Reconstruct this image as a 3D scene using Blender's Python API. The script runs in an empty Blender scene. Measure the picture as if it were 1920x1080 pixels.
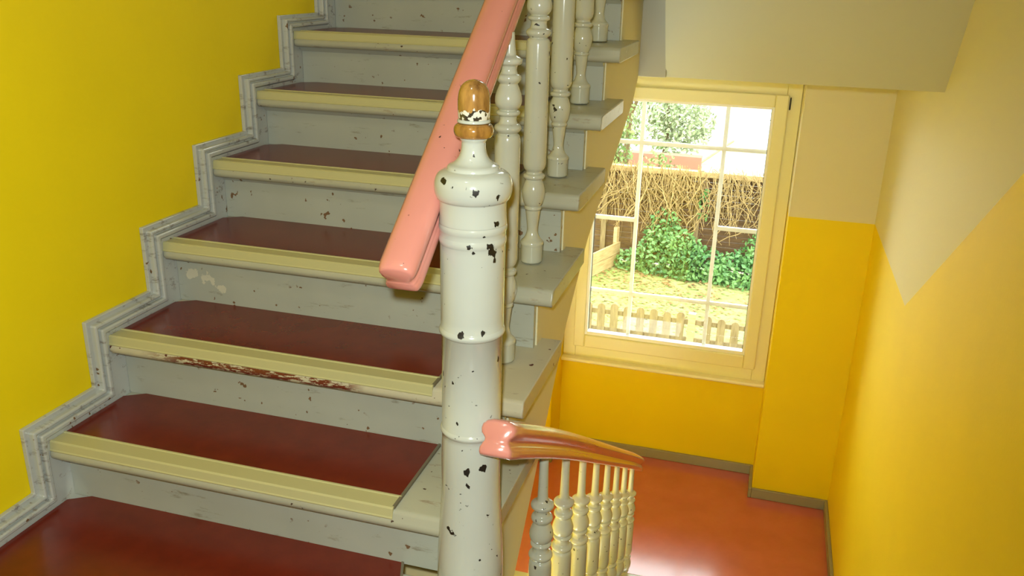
import bpy, bmesh, math, random
from mathutils import Vector, Matrix
random.seed(7)
S = bpy.context.scene
C = S.collection

# ------------------------------------------------------------------ camera
CAM = Vector((1.5432, -1.1591, 1.2225)); YAW, PIT, ROL, FPX = .2771, .3491, .0246, 1639.6
fw = Vector((-math.sin(YAW)*math.cos(PIT), math.cos(YAW)*math.cos(PIT), -math.sin(PIT)))
r0 = Vector((math.cos(YAW), math.sin(YAW), 0)); u0 = r0.cross(fw)
rt = math.cos(ROL)*r0 + math.sin(ROL)*u0; up = -math.sin(ROL)*r0 + math.cos(ROL)*u0
cd = bpy.data.cameras.new('camera'); cam = bpy.data.objects.new('camera', cd); C.objects.link(cam)
cd.sensor_fit = 'HORIZONTAL'; cd.sensor_width = 36; cd.lens = FPX/1920*36; cd.clip_start = .02
cam.matrix_world = Matrix(((rt.x, up.x, -fw.x, CAM.x), (rt.y, up.y, -fw.y, CAM.y), (rt.z, up.z, -fw.z, CAM.z), (0, 0, 0, 1)))
S.camera = cam

# ------------------------------------------------------------------ light and exposure
S.view_settings.view_transform = 'Standard'; S.view_settings.look = 'None'
S.view_settings.exposure = 0.1; S.view_settings.gamma = 1; S.view_settings.use_curve_mapping = False
S.cycles.use_denoising = True; S.cycles.max_bounces = 12; S.cycles.diffuse_bounces = 8
S.cycles.transparent_max_bounces = 16; S.cycles.sample_clamp_indirect = 8
W = bpy.data.worlds.new('overcast_sky'); S.world = W; W.use_nodes = True
W.node_tree.nodes['Background'].inputs[0].default_value = (.89, 1, .97, 1)
W.node_tree.nodes['Background'].inputs[1].default_value = 8.0
def lamp(name, kind, loc, energy, color, **kw):
    l = bpy.data.lights.new(name, kind); l.energy = energy; l.color = color
    for k, v in kw.items(): setattr(l, k, v)
    o = bpy.data.objects.new(name, l); C.objects.link(o); o.location = loc; return o
# the camera's own flash, just above the lens, and an assumed, unseen ceiling lamp added behind the viewer as fill
fl = lamp('camera_flash', 'SPOT', CAM + up*.06 - rt*.03, 112, (.91, 1, .93), shadow_soft_size=.02, spot_size=math.radians(104), spot_blend=.75)
fl.matrix_world = Matrix.Rotation(math.radians(11), 4, 'Z') @ cam.matrix_world; fl.location = CAM + up*.06 - rt*.03
lamp('assumed_lamp_fill', 'POINT', (.8, -1.3, 2.9), 15, (.93, 1, .92), shadow_soft_size=.14)

# ------------------------------------------------------------------ materials
def lin(c):
    return tuple((x/255/12.92 if x/255 <= .04045 else ((x/255+.055)/1.055)**2.4) for x in c) + (1,)
class NT:
    def __init__(s, name):
        s.m = bpy.data.materials.new(name); s.m.use_nodes = True; s.n = s.m.node_tree.nodes; s.l = s.m.node_tree.links
        s.b = s.n['Principled BSDF']; s.tc = s.n.new('ShaderNodeTexCoord')
    def put(s, v, sock):
        if hasattr(v, 'is_linked') or hasattr(v, 'links'): s.l.new(v, sock)
        else: sock.default_value = v
    def noise(s, scale, detail=3, rough=.5, vec=None, stretch=None, off=None):
        t = s.n.new('ShaderNodeTexNoise'); t.inputs['Scale'].default_value = scale; t.inputs['Detail'].default_value = detail; t.inputs['Roughness'].default_value = rough
        v = vec or s.tc.outputs['Object']
        if stretch or off:
            m = s.n.new('ShaderNodeMapping'); m.inputs['Scale'].default_value = stretch or (1, 1, 1); m.inputs['Location'].default_value = off or (0, 0, 0)
            s.l.new(v, m.inputs[0]); v = m.outputs[0]
        s.l.new(v, t.inputs['Vector']); return t.outputs['Fac']
    def ramp(s, v, a, b, inv=False):
        r = s.n.new('ShaderNodeMapRange'); r.inputs['From Min'].default_value = a; r.inputs['From Max'].default_value = b
        r.inputs['To Min'].default_value = 1 if inv else 0; r.inputs['To Max'].default_value = 0 if inv else 1
        s.l.new(v, r.inputs['Value']); return r.outputs[0]
    def math(s, op, a, b=0.0):
        m = s.n.new('ShaderNodeMath'); m.operation = op; s.put(a, m.inputs[0]); s.put(b, m.inputs[1]); return m.outputs[0]
    def mix(s, f, a, b):
        m = s.n.new('ShaderNodeMix'); m.data_type = 'RGBA'; s.put(f, m.inputs[0]); s.put(a, m.inputs[6]); s.put(b, m.inputs[7]); return m.outputs[2]
    def dist(s, p):
        v = s.n.new('ShaderNodeVectorMath'); v.operation = 'DISTANCE'; s.l.new(s.tc.outputs['Object'], v.inputs[0]); v.inputs[1].default_value = p; return v.outputs['Value']
    def sep(s):
        x = s.n.new('ShaderNodeSeparateXYZ'); s.l.new(s.tc.outputs['Object'], x.inputs[0]); return x.outputs
    def bump(s, h, strength, d=.002):
        b = s.n.new('ShaderNodeBump'); b.inputs['Strength'].default_value = strength; b.inputs['Distance'].default_value = d
        s.l.new(h, b.inputs['Height']); s.l.new(b.outputs[0], s.b.inputs['Normal'])
    def out(s, col, rough, spec=.5, coat=0, metal=0, cr=.08):
        s.put(col, s.b.inputs['Base Color']); s.put(rough, s.b.inputs['Roughness']); s.b.inputs['Specular IOR Level'].default_value = spec
        s.b.inputs['Coat Weight'].default_value = coat; s.b.inputs['Coat Roughness'].default_value = cr; s.b.inputs['Metallic'].default_value = metal
        return s.m
def plain(name, c, rough=.5, **k):
    t = NT(name); return t.out(lin(c), rough, **k)
def paint(name, c, rough=.28, chip=(28, 20, 14), dens=.70, scale=70, spots=(), smear=None, smear_dens=.62, coat=0, peels=(), worn=None):
    """glossy enamel with chips that show what lies underneath"""
    t = NT(name)
    m = t.ramp(t.noise(scale, 2, .5), dens, dens+.015)
    m = t.math('MULTIPLY', m, t.ramp(t.noise(9, 2), .46, .52))
    wob = t.math('MULTIPLY', t.math('SUBTRACT', t.noise(110, 3, stretch=(1, 1, .6)), .5), .024)
    for p in spots:
        d = t.math('ADD', t.dist(p[:3]), wob)
        m = t.math('MAXIMUM', m, t.math('LESS_THAN', d, p[3]))
    tone = t.ramp(t.noise(5, 4), .3, .7)
    c1 = lin(c); c2 = tuple(x*.9 for x in c1[:3]) + (1,)
    col = t.mix(tone, c1, c2)
    if smear:
        sm = t.ramp(t.noise(28, 6, .7, stretch=(.35, 1, 1.6)), smear_dens, smear_dens+.12)
        col = t.mix(t.math('MULTIPLY', sm, .65), col, lin(smear))
    for p in peels:     # old filler showing where a flake has come off
        d = t.math('ADD', t.dist(p[:3]), t.math('MULTIPLY', t.math('SUBTRACT', t.noise(38, 4, .6), .5), .07)); col = t.mix(t.math('LESS_THAN', d, p[3]), col, lin((196, 194, 176)))
    if worn:            # paint rubbed down to red-brown wood along the front of one nosing
        sp_ = t.sep(); a = t.math('MULTIPLY', t.ramp(sp_[0], worn[0], worn[0]+.12), t.ramp(sp_[0], worn[1]-.02, worn[1]+.03, True))
        a = t.math('MULTIPLY', a, t.ramp(sp_[1], worn[2], worn[2]+.004, True))
        a = t.math('MULTIPLY', a, t.math('GREATER_THAN', t.noise(60, 5, .75, stretch=(.5, 1, 2.2)), .475)); col = t.mix(a, col, lin((104, 46, 32)))
    col = t.mix(m, col, lin(chip))
    h = t.math('ADD', t.math('MULTIPLY', t.noise(35, 3), .5), t.math('MULTIPLY', m, -.8))
    t.bump(h, .25, .0015)
    rr = t.math('ADD', t.math('MULTIPLY', m, .4), rough)
    return t.out(col, rr, .5, coat)

YEL = (240, 214, 0); CRM = (220, 213, 178)
def wall_mat(name, dado=None):
    t = NT(name); y = lin(YEL); col = t.mix(t.ramp(t.noise(3, 4), .3, .7), y, tuple(v*.95 for v in y[:3])+(1,))
    if dado:
        cr = lin(CRM); s = t.sep()
        if dado == 'stair':   # level over the landing, rising with the flight towards the viewer
            lim = t.math('ADD', t.math('MULTIPLY', t.math('MAXIMUM', t.math('SUBTRACT', 2.262, s[1]), 0.0), .652), .050)
        else: lim = dado
        f = t.math('GREATER_THAN', s[2], lim) if dado == 'stair' else t.math('GREATER_THAN', s[2], dado)
        col = t.mix(f, col, cr)
    t.bump(t.noise(90, 5, .6), .22, .002)
    return t.out(col, .55, .35)
M = {}
M['yellow'] = wall_mat('yellow_wall_paint')
M['dado_stair'] = wall_mat('yellow_and_cream_stair_wall', 'stair')
M['dado'] = wall_mat('yellow_and_cream_wall', .048)
t = NT('cream_wall_paint'); t.bump(t.noise(60, 4), .15, .002); M['cream'] = t.out(lin(CRM), .6, .3)
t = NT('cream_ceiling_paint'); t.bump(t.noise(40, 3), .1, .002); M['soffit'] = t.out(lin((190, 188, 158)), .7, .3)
GREY = (172, 176, 166)
M['riser'] = paint('grey_riser_paint', GREY, .36, (112, 84, 56), .68, 45, smear=(110, 98, 68), smear_dens=.60,
    peels=[(.0722-.5, .78, .416+.17, .013), (.118-.5, .78, .408+.17, .012), (.14-.5, .78, .395+.17, .012), (.165-.5, .78, .385+.17, .010)])
M['tread'] = paint('grey_tread_paint', (172, 172, 154), .26, (70, 48, 34), .715, 80, smear=(122, 92, 66), smear_dens=.60)
M['worn'] = paint('worn_nosing_paint', (190, 184, 160), .35, (84, 40, 28), .70, 55, smear=(122, 92, 66), smear_dens=.60, worn=(.12-.5, .70-.5, .503))
M['mould'] = paint('grey_moulding_paint', (184, 188, 184), .17, (112, 84, 54), .69, 45, smear=(92, 70, 46), smear_dens=.555, coat=.6)
M['baluster'] = paint('grey_baluster_paint', (190, 192, 176), .16, (30, 22, 15), .69, 60, coat=.3)
NS = [(1.1076,.2238,.7706,.0078),(1.109,.225,.762,.006),(1.1126,.2303,.7566,.006),(1.1134,.2316,.7436,.0035),(1.0795,.2061,.7718,.0045),(1.084,.2075,.7603,.0035),
 (1.0737,.2048,.3229,.0065),(1.1022,.2183,.3299,.0075),(1.0759,.2052,.2926,.005),(1.0473,.2065,.1789,.008),(1.0382,.2101,.1869,.007),(1.0425,.208,.183,.006),
 (1.046,.2069,.504,.004),(1.0971,.2144,.1246,.0045),(1.1152,.2347,.8088,.005),(1.1214,.254,.4155,.005),(1.0633,.204,.6035,.005),(1.0553,.2047,.4238,.0045),(1.1011,.2174,.6087,.004),(1.1205,.249,.5454,.0035),
 (1.03,.207,.882,.006),(1.05,.197,.876,.004),(1.075,.196,.873,.005),(1.088,.199,.868,.006),(1.12,.225,.86,.004),(1.108,.21,.868,.003)]
NEWEL = (1.064, .262, -.17)
M['newel'] = paint('white_newel_paint', (193, 198, 190), .15, (24, 20, 14), .70, 75, coat=.4,
    spots=[(a-NEWEL[0], b-NEWEL[1], c-NEWEL[2], r) for a, b, c, r in NS])
t = NT('varnished_wood')
wv = t.noise(14, 6, .6, stretch=(4, 4, 1)); col = t.mix(t.ramp(wv, .35, .68), lin((178, 130, 64)), lin((108, 70, 32)))
M['varnish'] = t.out(col, .14, .6, .8)
RS = [(.97,.2196,.8193,.0045),(.965,.181,.758,.004),(.968,.178,.753,.003),(.97,.4886,1.021,.003),(.97,.4638,1.0075,.004),(.97,.518,.9983,.003),(.95,.3121,.934,.005),(.985,.7605,1.125,.005),(.985,.775,1.115,.004),(.985,.72,1.09,.004)]
M['pink'] = paint('pink_rail_paint', (216, 142, 130), .17, (62, 36, 40), .735, 75, coat=.4, spots=[(a-1.0, b-.1, c+.17+.0, r) for a, b, c, r in RS])
# linoleum
t = NT('red_linoleum'); n = t.noise(14, 5, .6); col = t.mix(t.ramp(n, .3, .7), lin((112, 35, 17)), lin((98, 29, 13)))
t.bump(t.noise(45, 3), .10, .0015); M['lino'] = t.out(col, .27, .5)
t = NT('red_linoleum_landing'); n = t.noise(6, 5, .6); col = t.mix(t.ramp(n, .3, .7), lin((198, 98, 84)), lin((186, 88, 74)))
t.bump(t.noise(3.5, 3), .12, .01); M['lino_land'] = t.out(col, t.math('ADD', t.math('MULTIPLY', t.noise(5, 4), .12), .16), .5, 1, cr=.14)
M['lino_edge'] = plain('linoleum_cut_edge', (112, 106, 88), .6)
M['strip'] = plain('yellow_plastic_edging', (184, 180, 134), .34)
M['pvc'] = plain('cream_window_plastic', (240, 234, 184), .32)
M['pvcw'] = plain('white_window_plastic', (246, 246, 240), .3)
M['gasket'] = plain('black_gasket', (22, 22, 20), .5)
M['sill'] = plain('cream_window_board', (244, 236, 196), .3)
M['skirt'] = plain('grey_skirting_paint', (150, 144, 116), .35)
M['board'] = plain('grey_trimmer_paint', (176, 172, 150), .45)
M['under'] = plain('dark_stair_underside', (190, 176, 130), .8)
# glass
m = bpy.data.materials.new('window_glass'); m.use_nodes = True; nt = m.node_tree; nt.nodes.clear()
o = nt.nodes.new('ShaderNodeOutputMaterial'); mx = nt.nodes.new('ShaderNodeMixShader'); tr = nt.nodes.new('ShaderNodeBsdfTransparent'); gl = nt.nodes.new('ShaderNodeBsdfGlossy'); fr = nt.nodes.new('ShaderNodeFresnel')
gl.inputs['Roughness'].default_value = .02; fr.inputs[0].default_value = 1.3
nt.links.new(fr.outputs[0], mx.inputs[0]); nt.links.new(tr.outputs[0], mx.inputs[1]); nt.links.new(gl.outputs[0], mx.inputs[2]); nt.links.new(mx.outputs[0], o.inputs[0]); M['glass'] = m
# outdoors
t = NT('lawn'); g = t.mix(t.ramp(t.noise(2.2, 6, .7), .40, .62), lin((130, 148, 76)), lin((140, 142, 88)))
g = t.mix(t.ramp(t.noise(9, 8, .75), .5, .66), g, lin((105, 82, 53))); g = t.mix(t.ramp(t.noise(26, 4, .7), .56, .7), g, lin((140, 145, 94)))
M['lawn'] = t.out(g, .9, .1)
t = NT('pale_paving'); g = t.mix(t.ramp(t.noise(1.2, 5), .35, .7), lin((158, 152, 138)), lin((132, 122, 104))); M['paving'] = t.out(g, .8, .2)
def woodm(name, a, b, st=(1, 1, 8)):
    t = NT(name); return t.out(t.mix(t.ramp(t.noise(6, 6, .6, stretch=st), .3, .7), lin(a), lin(b)), .75, .2)
M['wood_pale'] = woodm('pale_fence_timber', (176, 152, 106), (146, 118, 76))
M['wood_panel'] = woodm('brown_fence_slats', (97, 72, 42), (62, 42, 25), (1, 1, 14))
M['wood_picket'] = woodm('picket_timber', (130, 111, 76), (100, 81, 53), (8, 8, 1))
M['trunk'] = woodm('bark', (97, 79, 45), (62, 51, 29), (8, 8, 1))
def leafm(name, a, b):
    t = NT(name); m_ = t.out(t.mix(t.ramp(t.noise(3.5, 5), .35, .65), lin(a), lin(b)), .5, .4); return m_
M['ivy'] = leafm('ivy_leaves', (48, 92, 40), (98, 132, 66))
M['bush'] = leafm('bush_leaves', (76, 103, 39), (118, 131, 68))
M['bush2'] = leafm('pale_bush_leaves', (103, 118, 76), (136, 143, 103))
M['vine'] = plain('dry_vine_stems', (137, 111, 65), .8)
M['dryleaf'] = leafm('fallen_leaves', (124, 87, 48), (145, 121, 76))
M['brick'] = plain('red_brick_kerb', (127, 88, 68), .8)
M['lampglass'] = plain('lamp_globe', (250, 246, 230), .3)

# ------------------------------------------------------------------ mesh helpers
BASE = {}
def obj(name, bm, mat, parent=None, base=None, smooth=False, bevel=0, seg=2, **props):
    b = Vector(BASE[parent.name]) if parent else Vector(base or (0, 0, 0))
    me = bpy.data.meshes.new(name); bmesh.ops.recalc_face_normals(bm, faces=bm.faces[:])
    bmesh.ops.translate(bm, verts=bm.verts[:], vec=-b); bm.to_mesh(me); bm.free()
    if smooth:
        for p in me.polygons: p.use_smooth = True
    me.materials.append(M[mat] if isinstance(mat, str) else mat)
    o = bpy.data.objects.new(name, me); C.objects.link(o)
    if parent: o.parent = parent
    else: o.location = b
    BASE[o.name] = tuple(b)
    if bevel:
        mo = o.modifiers.new('bevel', 'BEVEL'); mo.width = bevel; mo.segments = seg; mo.limit_method = 'ANGLE'; mo.angle_limit = math.radians(40)
        for p in me.polygons: p.use_smooth = True
        try:
            mo.harden_normals = True
        except Exception: pass
    for k, v in props.items(): o[k] = v
    return o
def thing(name, loc, **props):
    o = bpy.data.objects.new(name, None); C.objects.link(o); o.location = loc; BASE[o.name] = tuple(loc); o.empty_display_size = .1
    for k, v in props.items(): o[k] = v
    return o
def box(bm, x0, x1, y0, y1, z0, z1):
    v = [bm.verts.new((x, y, z)) for x in (x0, x1) for y in (y0, y1) for z in (z0, z1)]
    for f in ((0, 1, 3, 2), (4, 6, 7, 5), (0, 4, 5, 1), (2, 3, 7, 6), (0, 2, 6, 4), (1, 5, 7, 3)): bm.faces.new([v[i] for i in f])
    return bm
def B(*a): return box(bmesh.new(), *a)
def prism(bm, pts, a0, a1, axis=0):
    """2D polygon extruded along an axis; pts are the two other coordinates in x,y,z order"""
    def mk(p, a): q = list(p); q.insert(axis, a); return bm.verts.new(q)
    A = [mk(p, a0) for p in pts]; Bv = [mk(p, a1) for p in pts]; n = len(pts)
    bm.faces.new(A); bm.faces.new(Bv[::-1])
    for i in range(n): bm.faces.new((A[i], A[(i+1) % n], Bv[(i+1) % n], Bv[i]))
    return bm
def lathe(bm, prof, cx, cy, n=28):
    rings = []
    for r, z in prof:
        if r < 1e-5: rings.append([bm.verts.new((cx, cy, z))])
        else: rings.append([bm.verts.new((cx+r*math.cos(2*math.pi*i/n), cy+r*math.sin(2*math.pi*i/n), z)) for i in range(n)])
    for a, b in zip(rings, rings[1:]):
        for i in range(n):
            j = (i+1) % n
            if len(a) == 1 and len(b) == 1: continue
            if len(a) == 1: bm.faces.new((a[0], b[j], b[i]))
            elif len(b) == 1: bm.faces.new((a[i], a[j], b[0]))
            else: bm.faces.new((a[i], a[j], b[j], b[i]))
    for e in (rings[0], rings[-1]):
        if len(e) > 1: bm.faces.new(e)
    return bm
def smooth_prof(pts, sub=5):
    """Catmull-Rom through the profile, kept sharp where a point is doubled"""
    out = []; seg = [[pts[0]]]
    for a, b in zip(pts, pts[1:]):
        if a == b: seg.append([b])
        else: seg[-1].append(b)
    for s in seg:
        if len(s) < 3: out += s; continue
        for i in range(len(s)-1):
            p0, p1, p2, p3 = s[max(i-1, 0)], s[i], s[i+1], s[min(i+2, len(s)-1)]
            for k in range(sub):
                u = k/sub
                out.append(tuple(.5*((2*p1[c])+(-p0[c]+p2[c])*u+(2*p0[c]-5*p1[c]+4*p2[c]-p3[c])*u*u+(-p0[c]+3*p1[c]-3*p2[c]+p3[c])*u**3) for c in (0, 1)))
        out.append(s[-1])
    res = []
    for p in out:
        if not res or abs(p[0]-res[-1][0])+abs(p[1]-res[-1][1]) > 1e-5: res.append((max(p[0], 0), p[1]))
    return res
def sweep(bm, path, sect, scales=None, shear=0):
    """section (u sideways, v upward) swept along a path with level sideways axis"""
    n = len(path); rings = []
    for i, p in enumerate(path):
        p = Vector(p); d = (Vector(path[min(i+1, n-1)]) - Vector(path[max(i-1, 0)])).normalized()
        s = d.cross(Vector((0, 0, 1))).normalized(); w = s.cross(d).normalized()
        k = scales[i] if scales else 1; vm = .036
        q = shear*max(0, 1-(i/5)) if i < 5 else 0; rings.append([bm.verts.new(p + s*(u*k) + w*(vm+(v-vm)*k) - d*((.071-v)*q)) for u, v in sect])
    m = len(sect)
    for a, b in zip(rings, rings[1:]):
        for i in range(m): bm.faces.new((a[i], a[(i+1) % m], b[(i+1) % m], b[i]))
    bm.faces.new(rings[0]); bm.faces.new(rings[-1][::-1]); return bm
def tube(bm, pts, r, n=6):
    rings = []; L = len(pts)
    for i, p in enumerate(pts):
        p = Vector(p); d = (Vector(pts[min(i+1, L-1)])-Vector(pts[max(i-1, 0)])).normalized()
        a = d.orthogonal().normalized(); b = d.cross(a)
        rr = r[i] if isinstance(r, (list, tuple)) else r
        rings.append([bm.verts.new(p+a*rr*math.cos(2*math.pi*k/n)+b*rr*math.sin(2*math.pi*k/n)) for k in range(n)])
    for a, b in zip(rings, rings[1:]):
        for k in range(n): bm.faces.new((a[k], a[(k+1) % n], b[(k+1) % n], b[k]))
    bm.faces.new(rings[0]); bm.faces.new(rings[-1][::-1]); return bm

# ------------------------------------------------------------------ measures
H = .17; G = .2482
DY = [-.14, .0152, -.0027, -.0098, -.0033, .0023, -.0017]; DZ = [0, -.0035, -.0003, .0046, .0066, .0034, -.0039]
def TY(k): return k*G + (DY[k] if 0 <= k < 7 else 0)
def TZ(k): return k*H + (DZ[k] if 0 <= k < 7 else 0)
XL, XR, XE, XS = .03, .89, 1.1065, 1.05
XW, YW, YS, ZL, XJ, XJL = 2.132, 3.742, 3.483, -1.649, 1.71, .49
YT, ZT = 2.27, .852          # trimmer of the upper half landing: face and underside
ZF = -.17                    # floor where the viewer stands
TOP = 9; ZU = TOP*H          # upper half landing
YB = -2.4; ZC = 3.3

# ------------------------------------------------------------------ setting
st = dict(kind='structure')
obj('floor', box(box(bmesh.new(), 1.12, XW, YB, .27, ZF-.2, ZF), 0, 1.12, YB, .2, ZF-.2, ZF), 'lino', **st)
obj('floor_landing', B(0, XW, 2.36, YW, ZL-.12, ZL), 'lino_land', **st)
obj('wall_left', B(-.15, 0, YB, YS, -3.2, ZC), 'yellow', **st)
obj('wall_right', B(XW, XW+.15, YB, YS, -3.2, ZC), 'dado_stair', **st)
obj('wall_behind', B(-.15, XW+.15, YB-.15, YB, -3.2, ZC), 'yellow', **st)
# window wall: piers in front, the niche set back behind them
obj('wall_back', box(box(bmesh.new(), XJ, XW+.15, YS, YW+.25, -3.2, ZC), -.15, XJL, YS, YW+.25, -3.2, ZC), 'dado', bevel=.007, seg=3, **st)
nb = bmesh.new()
box(nb, XJL, XJ, YW, YW+.25, -3.2, -1.03); box(nb, XJL, XJ, YW, YW+.25, .70, ZT)
obj('wall_niche', nb, 'dado', **st)
nb = B(XJL, XJ, YS, YW+.25, ZU, 2.15); box(nb, XJL, XJ, YS, YW+.25, 3.1, ZC)
obj('wall_upper', nb, 'cream', **st)
obj('ceiling', B(-.15, XW+.15, YB-.15, YW+.25, ZC, ZC+.15), 'cream', **st)
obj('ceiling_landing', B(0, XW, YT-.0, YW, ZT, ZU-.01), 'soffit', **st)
obj('floor_upper', B(0, XW, YT, YS, ZU-.01, ZU), 'lino', **st)
# underside of the next flight, climbing back over the viewer's right
prof = [(YT, ZT), (2.20, .945), (2.12, 1.062), (2.056, 1.163), (1.99, 1.25), (1.90, 1.345), (1.6, 1.58), (.2, 2.55), (-1.0, 3.38), (-1.0, 3.5), (.2, 2.80), (1.9, 1.62), (2.2, 1.54), (YT, 1.54)]
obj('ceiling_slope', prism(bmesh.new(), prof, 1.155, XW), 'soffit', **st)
obj('trim_1', B(XS, 1.157, 2.245, 2.269, ZT-.0, ZU), 'board', bevel=.002, **st)
# skirting of the half landing
sk = bmesh.new(); zt = ZL+.062
for a in ((XJL, XJ, YW-.018, YW), (XJ-.018, XJ, YS-.018, YW-.018), (XJ, XW, YS-.018, YS), (0, XJL, YS-.018, YS), (XJL, XJL+.018, YS-.018, YW-.018)): box(sk, *a, ZL, zt)
obj('baseboard_back', sk, 'skirt', bevel=.004, **st)
obj('baseboard_right', B(XW-.018, XW, 2.36, YS-.018, ZL, zt), 'skirt', bevel=.004, **st)
obj('trim_2', box(box(bmesh.new(), 0, 1.02, 2.335, 2.362, ZL-.03, ZL+.003), 0, 1.02, 2.335, 2.40, ZL, ZL+.004), 'strip', bevel=.001, **st)

# stepped skirting moulding on the left wall
def step_line(d, k0=0, k1=TOP):
    pts = []
    for k in range(k0, k1+1):
        zl = (TZ(k-1) if k > k0 else ZF)+d
        y = TY(k)-d
        if k > k0 or True: pts += [(y, zl), (y, TZ(k)+d)]
    pts.append((YS, TZ(k1)+d)); return pts
def skirting(d, x1, name, bev, d0=None):
    up_ = [(YB, ZF+d)] + step_line(d)
    if d0 is None: lo = [(YS, ZU-.2), (TY(TOP)+.12, ZU-.2), (0.12, -.25), (YB, -.25)]
    else: lo = ([(YB, ZF+d0)] + step_line(d0))[::-1]
    if d0 is not None:      # a narrow band following the steps
        inn = lo[::-1]; bm = bmesh.new(); V = [[bm.verts.new((x, *p)) for x in (0, x1) for p in (a, b)] for a, b in zip(up_, inn)]
        for a, b in zip(V, V[1:]):
            for i_, j_ in ((0, 1), (1, 3), (3, 2), (2, 0)): bm.faces.new((a[i_], a[j_], b[j_], b[i_]))
        return obj(name, bm, 'mould', base=(0, 0, 0), bevel=bev, seg=3, **st)
    return obj(name, prism(bmesh.new(), up_+lo, 0, x1), 'mould', base=(0, 0, 0), bevel=bev, seg=3, **st)
skirting(.052, .013, 'baseboard_left', .003)
skirting(.040, .029, 'baseboard_left.001', .006, .029)
skirting(.026, .036, 'baseboard_left.002', .005, .012)
skirting(.034, .023, 'baseboard_left.003', .001, .008)
skirting(.010, .0297, 'baseboard_left.004', .001)

# ------------------------------------------------------------------ upper flight of stairs
stair = thing('staircase', (.5, 0, ZF), label='grey painted wooden stair flight with red linoleum treads climbing beside the yellow wall', category='staircase')
def nose_poly(y0, y1, z, th=.036):
    """side view of a tread with a rounded front edge"""
    p = []; r = th/2
    for i in range(7):
        a = math.pi/2 + math.pi*i/6; p.append((y0+r*.8+r*.8*math.cos(a), z-r+r*math.sin(a)))
    return p + [(y1, z-th), (y1, z)]
def nose_wood(y, y1, z):
    return [(y+.009, z-.004), (y+.002, z-.0065), (y-.002, z-.013), (y-.0035, z-.021), (y-.0065, z-.026), (y-.0085, z-.033), (y-.007, z-.040), (y-.001, z-.046), (y+.008, z-.048), (y1, z-.048), (y1, z-.004)]
for k in range(0, TOP+1):
    y, z = TY(k), TZ(k); yr = min(TY(k+1)+.045, YT-.026) if k < TOP else YT-.002
    bm = bmesh.new(); prism(bm, nose_wood(y, min(y+(.362 if k else .42), YT-.028), z), XL, XE if k else XS+.004)
    if k == 0:  # the first step swells out around the newel post
        pts = [(XS, .02), (1.12, .03), (1.17, .07), (1.20, .13), (1.205, .20), (1.19, .27), (1.15, .33), (XS, .35)]
        prism(bm, pts, z-.04, z-.004, axis=2)
    tr_ = obj('tread', bm, 'worn' if k in (2,) else 'tread', stair, bevel=.004, seg=2)
    if k == TOP: zb = TZ(k-1)
    # linoleum sheet, dark cut edge and edging strip
    bm = bmesh.new()
    c = .03
    pl = [(XL, y+.044), (XR+(0 if k else .16), y+.044), (XR-.0, yr), (XL+.02+c, yr), (XL+.004, yr-.03)]
    prism(bm, pl, z-.004, z-.0005, axis=2)
    if k < TOP: obj('linoleum', bm, 'lino', tr_)
    bm = prism(bmesh.new(), [(XR+(0 if k else .16), y+.004), (XR+(0 if k else .16)+.006, y+.004), (XR+.006, yr), (XR, yr)], z-.004, z+.002, axis=2)
    if k < TOP: obj('linoleum_edge', bm, 'lino_edge', tr_, label='dark cut edge of the linoleum')
    bm = bmesh.new()
    sp = [(y-.001, z-.024), (y-.0055, z-.0235), (y-.0065, z-.021), (y-.0045, z-.018), (y-.0025, z-.001), (y+.001, z+.0022), (y+.005, z+.0022), (y+.0065, z+.0005), (y+.041, z+.0005), (y+.0425, z+.0025), (y+.0465, z+.0025), (y+.048, z-.003), (y+.009, z-.0035), (y+.002, z-.006), (y-.002, z-.013), (y-.0035, z-.023)]
    prism(bm, sp, XL+.0005, XR+.004); 
    if k < TOP: obj('edge_strip', bm, 'strip', tr_, label='yellowish plastic edging on the nosing')
    # riser below this tread with the little cove under the nosing
    zb = TZ(k-1) if k > 0 else ZF
    bm = bmesh.new(); yy = y+(.045 if k < TOP else .012)
    prism(bm, [(yy, zb-.004), (yy, z-.062), (yy-.005, z-.064), (yy-.012, z-.056), (yy-.018, z-.050), (yy-.018, z-.046), (yy+(.02 if k < TOP else .012), z-.046), (yy+(.02 if k < TOP else .012), zb-.004)], XL, XS)
    obj('riser', bm, 'riser', stair, bevel=.0012)
# plastered outer string below the treads
pts = []
for k in range(0, TOP):
    pts += [(TY(k)+.066, TZ(k)-.0485 if k else -.2), (min(TY(k+1)+.066, YT-.03), TZ(k)-.0485)]
pts[0] = (.1, -.0545)
pts += [(YT-.03, TZ(TOP)-.056), (YT-.026, TZ(TOP)-.056), (YT-.026, ZT), (2.16, .775), (1.95, .68), (1.70, .575), (1.40, .44), (1.15, .26), (.97, .075), (.80, -.10), (.64, -.26), (.40, -.42), (.1, -.50)]
obj('string_board', prism(bmesh.new(), pts, XS-.03, XS+.004), 'cream', stair, bevel=.002, label='cream plastered outer side of the flight')
und = [(.3, -.45), (.64, -.24), (.97, .09), (1.15, .28), (1.40, .46), (1.70, .595), (1.95, .70), (2.16, .795), (2.24, .87), (2.24, .9), (2.1, .84), (1.4, .53), (.97, .16), (.3, -.38)]
obj('soffit', prism(bmesh.new(), und, .0305, XS-.031), 'under', stair)

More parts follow.
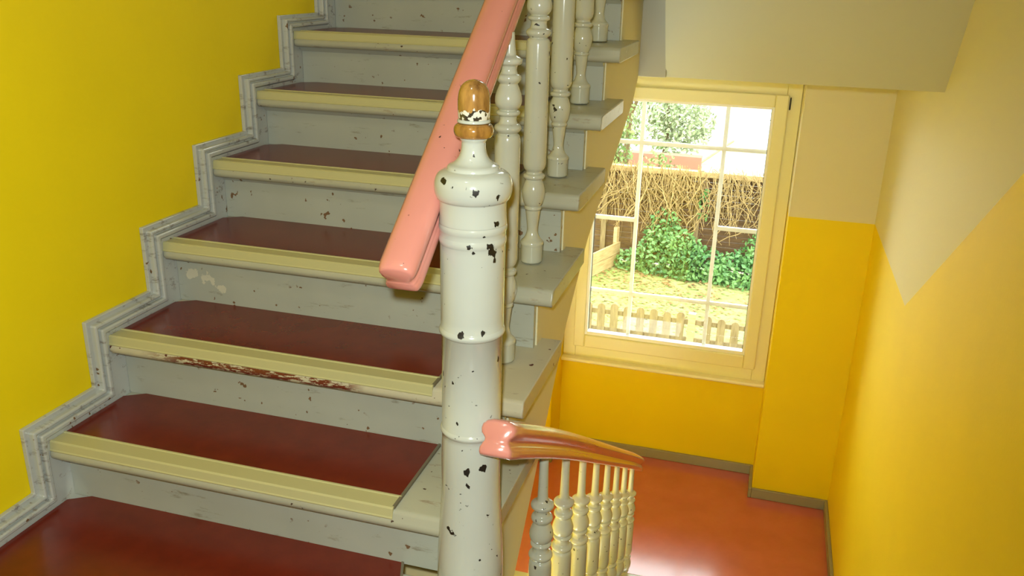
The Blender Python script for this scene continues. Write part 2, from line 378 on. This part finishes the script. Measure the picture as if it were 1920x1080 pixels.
# ------------------------------------------------------------------ balusters and handrails
def baluster(x, y, zb, zd, zt, parent):
    """zb foot, zd disc near the top, zt where it enters the rail"""
    P_ = [(.027, 0), (.0285, .004), (.0285, .004), (.0285, .044), (.0285, .044), (.030, .049), (.0285, .055), (.0245, .059), (.0245, .059), (.019, .066), (.0145, .078), (.0135, .088), (.015, .105), (.0175, .125), (.019, .138), (.019, .138), (.0215, .140), (.0215, .145), (.019, .147), (.019, .147),
          (.0245, .157), (.029, .178), (.028, .195), (.022, .212), (.0195, .216), (.0195, .216), (.0255, .219), (.0275, .224), (.0255, .229), (.0205, .231), (.0205, .231), (.0205, .237), (.0205, .237), (.026, .244), (.029, .256), (.029, .256)]
    lo = [(r, zb+z) for r, z in P_]
    Q = [(.0285, -.172), (.0285, -.172), (.0265, -.160), (.021, -.155), (.021, -.155), (.0275, -.149), (.030, -.143), (.0275, -.137), (.021, -.133), (.021, -.133), (.0185, -.124), (.0195, -.117), (.0195, -.117), (.0255, -.113), (.0255, -.107), (.0195, -.104), (.0195, -.104),
         (.0265, -.096), (.0295, -.086), (.0285, -.073), (.0235, -.058), (.0195, -.048), (.0195, -.048), (.0245, -.042), (.0265, -.036), (.0245, -.030), (.019, -.027), (.019, -.027), (.0165, -.018), (.0185, -.010), (.0185, -.010), (.0265, -.006), (.0285, 0), (.0265, .005), (.015, .012), (.015, .012), (.0125, .03), (.0105, zt-zd)]
    hi = [(r, zd+z) for r, z in Q]
    prof = smooth_prof(lo+[lo[-1]]+[hi[0]]+hi[0:], 3)
    return obj('baluster', lathe(bmesh.new(), prof, x, y, 24), 'baluster', parent, smooth=True)
SECT = [(0, .071), (.014, .0705), (.025, .067), (.0325, .060), (.0345, .052), (.033, .044), (.0275, .038), (.0245, .033), (.0245, .028), (.0275, .024), (.0285, .023), (.0285, .021), (.0300, .019), (.0325, .014), (.0325, .006), (.030, .001), (.02, 0)]
SECT = SECT + [(-u, v) for u, v in reversed(SECT[1:])]
rail = thing('stair_railing', (1.0, .1, ZF), label='upper railing with pink handrail and grey turned balusters beside the red treads', category='railing', group='')
del rail['group']
XU = .975
def ru(y): return .712 + (y-.176)*.735
path = [(XU, .128+i*.001*0, 0) for i in range(0)]
ys = [.152, .154, .159, .168] + [.26+.16*i for i in range(14)]
path = [(XU, y, ru(y)) for y in ys]
obj('handrail', sweep(bmesh.new(), path, SECT, [.80, .90, .96, 1]+[1]*14, .0), 'pink', rail, smooth=True)
for k in range(2, TOP+1):
    y = TY(k)+.192
    if y > 2.4: break
    zb = TZ(k); baluster(1.0, y, zb, zb+.70+(k-2)*.0125, ru(y)+.012, rail)
# lower railing
low = thing('stair_railing', (1.135, .25, ZF), label='lower railing descending to the window landing, pink cut rail end against the newel post', category='railing')
LB = [(.5989, .1468, .0132), (.856, -.009, -.142), (1.113, -.164, -.297), (1.37, -.319, -.453), (1.627, -.475, -.608), (1.884, -.63, -.764), (2.141, -.785, -.919), (2.399, -.941, -1.074)]
XD = 1.137
offs = [(.00, .004), (.0, .002), (0, 0), (0, 0), (0, 0), (0, 0), (0, 0), (0, 0)]
def rl(y):
    return .1468+.0 - (y-.5989)*.605 + (-.018*max(0, (.9-y)/.7)**2) - .012*max(0, (y-2.1)/.5)**2
pth = [(XD, y, rl(y)) for y in (.172, .174, .179, .188)] + [(XD, .25+.12*i, rl(.25+.12*i)) for i in range(20)]
pth = [p for p in pth if p[1] < 2.60] + [(XD-.012, 2.63, rl(2.62)), (XD-.04, 2.665, rl(2.63)-.004), (XD-.09, 2.68, rl(2.63)-.006), (.98, 2.68, rl(2.63)-.008)]
obj('handrail', sweep(bmesh.new(), pth, SECT, [.80, .90, .96]+[1]*(len(pth)-3)), 'pink', low, smooth=True)
ND = 9; HD = (ZF-ZL)/ND
def DZt(j): return ZL + j*HD
def DYn(j): return 2.36-(j-1)*.257
for i, (y, zt_, zd) in enumerate(LB):
    j = max(0, min(ND-1, int(math.floor((2.36-y)/.257))+1 if y < 2.36 else 0))
    baluster(XD-.004, y, DZt(j), zd, rl(y)+.012, low)

# ------------------------------------------------------------------ newel post
nw = thing('newel_post', NEWEL, label='round white painted newel post with chipped paint and brown knob, between both railings', category='newel post')
x0, y0, z0 = NEWEL
prof = [(.067, z0), (.067, z0), (.067, .06), (.0665, .10), (.063, .17), (.0585, .25), (.0575, .33), (.0565, .384), (.0565, .384), (.0585, .387), (.0598, .391), (.0585, .395), (.0565, .398), (.0565, .398), (.0565, .588), (.0565, .588), (.0598, .591), (.0615, .596), (.0600, .601), (.0582, .604), (.0582, .604),
        (.0585, .70), (.059, .763), (.059, .763), (.0603, .767), (.0608, .771), (.0602, .775), (.0592, .779), (.0592, .779), (.0598, .787), (.0598, .787), (.0610, .791), (.0614, .796), (.0603, .801), (.0605, .803), (.0595, .815), (.0590, .830), (.0598, .843), (.0598, .843), (.0635, .845), (.0672, .853), (.0688, .864), (.0680, .876), (.0625, .888), (.053, .894), (.047, .896), (.047, .896),
        (.0455, .901), (.042, .904), (.042, .904), (.034, .908), (.026, .917), (.0215, .930), (.0210, .944), (.0210, .944), (.024, .949), (.024, .950)]
obj('post', lathe(bmesh.new(), smooth_prof(prof, 4), x0, y0, 48), 'newel', nw, smooth=True)
col = [(.024, .9502), (.0315, .953), (.0345, .961), (.0335, .969), (.029, .974), (.024, .976)]
obj('collar', lathe(bmesh.new(), smooth_prof(col, 4), x0, y0, 40), 'varnish', nw, smooth=True, label='brown varnished ring under the knob')
obj('collar', lathe(bmesh.new(), smooth_prof([(.024, .9762), (.0282, .977), (.0282, .980), (.0265, .982), (.0255, .982)], 3), x0, y0, 40), 'newel', nw, smooth=True)
dm = [(.0262, .9822), (.0272, .99), (.0277, 1.008), (.0272, 1.018), (.025, 1.030), (.019, 1.0405), (.010, 1.0465), (0, 1.0485)]
t = NT('knob_varnish_and_old_paint')
wv = t.noise(14, 6, .6, stretch=(4, 4, 1)); colr = t.mix(t.ramp(wv, .35, .68), lin((178, 134, 72)), lin((108, 72, 36)))
s_ = t.sep(); e = t.math('ADD', s_[2], t.math('MULTIPLY', t.math('SUBTRACT', t.noise(70, 3), .5), -.03))
colr = t.mix(t.math('LESS_THAN', e, .997-z0), colr, t.mix(t.ramp(t.noise(110, 2), .5, .53), lin((222, 220, 206)), lin((60, 54, 46))))
M['knob'] = t.out(colr, .14, .6, .8)
obj('knob', lathe(bmesh.new(), smooth_prof(dm, 5), x0, y0, 40), 'knob', nw, smooth=True, label='brown varnished knob with rests of white paint')

# ------------------------------------------------------------------ lower flight, mostly below the frame
ls = thing('staircase', (1.6, .3, ZL), label='lower stair flight going down to the window landing beside the right wall', category='staircase')
for j in range(1, ND):
    y1 = DYn(j); z = DZt(j)
    bm = prism(bmesh.new(), [(2*y1-q[0] if False else y1-(q[0]-0), q[1]) for q in nose_poly(0, .28, z)], 1.075, XW-.001)
    tr_ = obj('tread', bm, 'tread', ls); obj('linoleum', B(1.24, XW-.03, y1-.24, y1-.01, z, z+.003), 'lino', tr_)
    obj('riser', B(1.075, XW-.001, y1-.045, y1-.03, z-HD, z-.036), 'riser', ls)
obj('riser', B(1.075, XW-.001, .272, .286, ZF-HD, ZF-.02), 'riser', ls)
pts = [(.27, ZF-HD+.0), (.27, -.75), (2.30, ZL-.25), (2.355, ZL-.12), (2.355, ZL-.002)]
for j in range(1, ND):
    pts += [(DYn(j)-.05, DZt(j-1)), (DYn(j)-.05, DZt(j)-.037)] if j > 1 else [(DYn(1)-.05, ZL), (DYn(1)-.05, DZt(1)-.037)]
obj('string_board', prism(bmesh.new(), pts, 1.10, 1.13), 'cream', ls)

# ------------------------------------------------------------------ window
def frame(bm, x0, x1, z0, z1, w, y0, y1, wb=None):
    wb = wb or w
    box(bm, x0, x0+w, y0, y1, z0, z1); box(bm, x1-w, x1, y0, y1, z0, z1)
    box(bm, x0+w, x1-w, y0, y1, z0, z0+wb); box(bm, x0+w, x1-w, y0, y1, z1-w, z1); return bm
win = thing('window_1', (1.1, YW, -1.03), **st)
YF = YW-.012
obj('window_frame', frame(bmesh.new(), XJL+.002, XJ-.002, -1.03, .70, .075, YF+.012, YW+.07), 'pvc', win, bevel=.004)
obj('sash', frame(bmesh.new(), .555, 1.645, -.955, .636, .068, YF-.006, YW+.065, .082), 'pvc', win, bevel=.008, seg=3)
obj('glazing_bead', frame(bmesh.new(), .6215, 1.5785, -.874, .569, .014, YF+.004, YW+.044, .022), 'pvcw', win, bevel=.003, label='white inner bead around the pane')
obj('gasket', frame(bmesh.new(), .634, 1.566, -.859, .557, .004, YW+.036, YW+.044), 'gasket', win)
obj('pane', B(.634, 1.566, YW+.044, YW+.048, -.859, .557), 'glass', win)
bb = bmesh.new()
for x in (.878, 1.336): box(bb, x-.011, x+.011, YW+.050, YW+.062, -.858, .556)
for z, xs in ((.318, ((.634, 1.566),)), (-.137, ((.634, .867), (1.347, 1.566))), (-.597, ((.634, 1.566),))):
    for a, b in xs: box(bb, a, b, YW+.0495, YW+.0625, z-.012, z+.012)
obj('glazing_bars', bb, 'pvcw', win, label='white bars dividing the pane')
obj('hinge', lathe(bmesh.new(), [(.003, .56), (.004, .565), (.004, .62), (.003, .625)], 1.652, YF-.004, 12), 'gasket', win, smooth=True)
obj('trim_3', prism(bmesh.new(), nose_poly(YW-.05, YW+.0, -1.03+.004, .024), XJL+.001, XJ-.001), 'sill', bevel=.001, **st)

# ------------------------------------------------------------------ assumed ceiling lamp behind the viewer, added with the fill light
cl = thing('assumed_ceiling_lamp', (1.1, -1.0, ZC), label='assumed unseen lamp on the stairwell ceiling, added with the fill light', category='lamp')
obj('canopy', lathe(bmesh.new(), [(.06, ZC), (.06, ZC-.02), (.03, ZC-.03), (.03, ZC-.05)], 1.1, -1.0), 'board', cl)

# ------------------------------------------------------------------ garden
GZ = -3.2
obj('lawn', B(-14, 16, 4.3, 12.4, GZ-.3, GZ), 'lawn', **st)
obj('paved_yard', B(-14, 22, 12.4, 60, GZ-.3, GZ-.01), 'paving', **st)
def leaves(bm, cx, cy, cz, rx, ry, rz, n, s, keep=None):
    for _ in range(n):
        while True:
            a, b, c = (random.uniform(-1, 1) for _ in range(3))
            if a*a+b*b+c*c <= 1: break
        q = (a*a+b*b+c*c)**.5; f = .55+.45*random.random(); k = f/max(q, .2) if random.random() < .6 else 1
        k = min(k, 1/max(q, 1e-3))
        p = Vector((cx+a*k*rx, cy+b*k*ry, max(cz+c*k*rz, GZ+.03)))
        e1 = Vector([random.gauss(0, 1) for _ in range(3)]).normalized(); e2 = e1.orthogonal().normalized(); e3 = e1.cross(e2)
        w = s*random.uniform(.6, 1.3)
        v = [bm.verts.new(p+e1*w), bm.verts.new(p+e2*w*.5+e3*w*.1), bm.verts.new(p-e1*w*.7), bm.verts.new(p-e2*w*.5+e3*w*.1)]
        bm.faces.new(v)
    return bm
# panel fence overgrown with bare vines
YFN = 12.34
fence = thing('garden_fence', (.4, YFN, GZ), label='brown slatted garden fence with pale top rail, overgrown with dry vines', category='fence')
FX0, FX1 = -1.6, 3.0; FT = -1.62
for x in (-.78, .68, 2.9): obj('post', B(x-.04, x+.04, YFN-.05, YFN+.04, GZ, FT+.02), 'wood_picket', fence)
obj('top_rail', B(FX0, FX1, YFN-.07, YFN+.05, FT-.07, FT+.01), 'wood_pale', fence)
sl = bmesh.new(); z = GZ+.05
while z < FT-.1:
    box(sl, FX0, FX1, YFN-.01+random.uniform(-.005, .005), YFN+.012, z, z+.085); z += .092
obj('slat_panel', sl, 'wood_panel', fence)
vn = bmesh.new()
for i in range(420):
    x = random.uniform(-1.0, 2.4); z = FT+random.uniform(-.1, .12); y = YFN-.09-random.random()*.1; p = [(x, y, z)]
    L = random.uniform(.4, 1.3); dx = random.gauss(0, .06); n_ = 9
    for k in range(n_):
        dx += random.gauss(0, .05); x += dx*.35; z -= L/n_*random.uniform(.3, 1.3); y += random.gauss(0, .02); y = min(y, YFN-.04)
        p.append((x, y, max(z, GZ+.05)))
    tube(vn, p, random.uniform(.0025, .008), 4)
tag_v = obj('dry_vines', vn, 'vine', kind='stuff', label='tangle of bare dry vines hanging over the garden fence', category='vines')
# ivy at the foot of the fence
iv = bmesh.new()
for c in ((.35, 12.0, -2.95, .55, .3, .55, 1500), (.75, 11.95, -3.05, .5, .3, .4, 1000), (1.5, 11.9, -3.05, .6, .4, .38, 1300), (-.25, 12.05, -3.1, .3, .2, .25, 300), (.2, 12.15, -2.6, .3, .15, .4, 350), (1.7, 12.1, -2.8, .35, .15, .4, 350), (2.4, 11.9, -3.0, .6, .4, .5, 600), (.78, 12.2, -2.1, .1, .06, .3, 60)):
    leaves(iv, *c[:6], c[6], .045)
obj('ivy_bush', iv, 'ivy', base=(.6, 12.0, GZ), label='dark green ivy bush spreading over the lawn at the foot of the fence', category='bush')
# low board fence at the left
lf = thing('board_fence', (-.95, 11.4, GZ), label='low pale board fence slanting towards the house at the left of the lawn', category='fence')
fa_, fb_ = Vector((-.50, 12.2, 0)), Vector((-1.3, 9.95, 0)); fd = (fb_-fa_).normalized(); fn = Vector((-fd.y, fd.x, 0))
def slant(bm, s0, s1, w0, w1, z0_, z1_):
    q = [fa_+fd*s0+fn*w0, fa_+fd*s1+fn*w0, fa_+fd*s1+fn*w1, fa_+fd*s0+fn*w1]
    return prism(bm, [(p.x, p.y) for p in q], z0_, z1_, axis=2)
bm = bmesh.new()
for i in range(2): slant(bm, 0, 2.5, 0, .03, GZ+.02+i*.185, GZ+.195+i*.185)
obj('board_panel', bm, 'wood_pale', lf)
for q in (.0, 2.4): obj('post', slant(bmesh.new(), q, q+.08, -.06, 0, GZ, GZ+.62), 'wood_pale', lf)
# picket fence
YP = 9.05
pf = thing('picket_fence', (.6, YP, GZ), label='low picket fence with rounded tops at the near edge of the lawn', category='fence')
for z in (GZ+.12, GZ+.36): obj('rail', B(-1.6, 2.9, YP+.012, YP+.045, z, z+.06), 'wood_picket', pf)
obj('post', B(.90, .99, YP+.0, YP+.09, GZ, GZ+.50), 'wood_pale', pf)
i = 0; x = -1.5
while x < 2.8:
    if not (.84 < x < .98):
        t_ = GZ+.50+.010*math.sin(i*2.3)-(.035 if x > 1.2 else 0); w = .048; p = [(x-w, GZ+.02), (x+w, GZ+.02)]
        for a in range(7): p.append((x+w*math.cos(math.pi*a/6), t_-.04+.05*math.sin(math.pi*a/6)))
        bm = prism(bmesh.new(), p, YP-.012, YP+.010, axis=1)
        obj('picket', bm, 'wood_picket', pf)
    x += .165; i += 1
# fallen leaves
fa = bmesh.new()
for _ in range(3000):
    x = random.gauss(.2, .9); y = random.uniform(9.6, 12.2)
    if x < -.7 or x > 2.8: continue
    if random.random() > .35+.6*(y-9.6)/2.6: continue
    p = Vector((x, y, GZ+random.uniform(.008, .03))); a = random.uniform(0, 6.28); s = random.uniform(.015, .04)
    e = Vector((math.cos(a), math.sin(a), random.uniform(-.3, .3))); f = Vector((-math.sin(a), math.cos(a), random.uniform(-.3, .3)))
    fa.faces.new([fa.verts.new(p+e*s), fa.verts.new(p+f*s*.6), fa.verts.new(p-e*s), fa.verts.new(p-f*s*.6)])
obj('fallen_leaves', fa, 'dryleaf', kind='stuff', label='brown fallen leaves scattered over the lawn', category='leaves')
# shrubs and a tree beyond the fence
def shrub(x, y, h, r, n, mat, lab, s=.09, cat='bush'):
    t_ = thing('garden_bush', (x, y, GZ), label=lab, category=cat)
    bm = bmesh.new(); tube(bm, [(x, y, GZ), (x+.05, y, GZ+h*.4), (x-.04, y+.02, GZ+h*.8)], [.06, .05, .02], 8); obj('stem', bm, 'trunk', t_)
    bm = bmesh.new()
    for k in range(5): leaves(bm, x+random.uniform(-.4, .4)*r, y+random.uniform(-.3, .3)*r, GZ+h*random.uniform(.35, .7), r*.7, r*.6, h*.38, n//5, s)
    obj('foliage', bm, mat, t_)
shrub(-.15, 14.2, 1.55, .62, 1300, 'bush', 'green bush just behind the fence in the middle of the window view', .055)
shrub(-1.2, 15.5, 2.6, .42, 1500, 'bush', 'tall green leafy bush behind the fence at the left of the window view', .055)
shrub(-.9, 21.5, 2.0, 1.2, 2000, 'bush2', 'pale green bush far beyond the fence under the window top', .075)
shrub(-2.6, 24.5, 2.9, 1.6, 1300, 'bush2', 'large pale bush furthest back at the left beside the tall green one', .09)
shrub(1.6, 14.0, .95, .32, 300, 'bush2', 'small green bush behind the fence at the right edge of the window', .045)
shrub(2.05, 21.5, 2.0, .45, 500, 'bush', 'dark green bush at the top right corner of the window view', .075)
tr_ = thing('garden_tree', (-1.45, 18.5, GZ), label='slim forked tree trunk rising among the bushes beyond the fence', category='tree')
bm = bmesh.new(); tube(bm, [(-1.45, 18.5, GZ), (-1.4, 18.5, GZ+1.5), (-1.5, 18.5, GZ+3.4)], [.08, .06, .04], 8); obj('trunk', bm, 'trunk', tr_)
bm = bmesh.new(); tube(bm, [(-1.4, 18.5, GZ+1.4), (-1.1, 18.4, GZ+2.2), (-.9, 18.4, GZ+3.3)], [.04, .03, .02], 8); obj('branch', bm, 'trunk', tr_)
kb = bmesh.new(); box(kb, -3, .15, 20.0, 20.3, GZ, GZ+.3); obj('brick_kerb', kb, 'brick', base=(-1, 20, GZ), label='low red brick kerb between the pale paving and the far bushes', category='kerb')
bm = bmesh.new(); tube(bm, [(.05, 20.6, GZ+.02), (.80, 21.5, GZ+.50)], .03, 8); obj('wooden_pole', bm, 'wood_pale', base=(.05, 20.6, GZ), label='pale wooden pole leaning diagonally over the bright paving', category='pole')
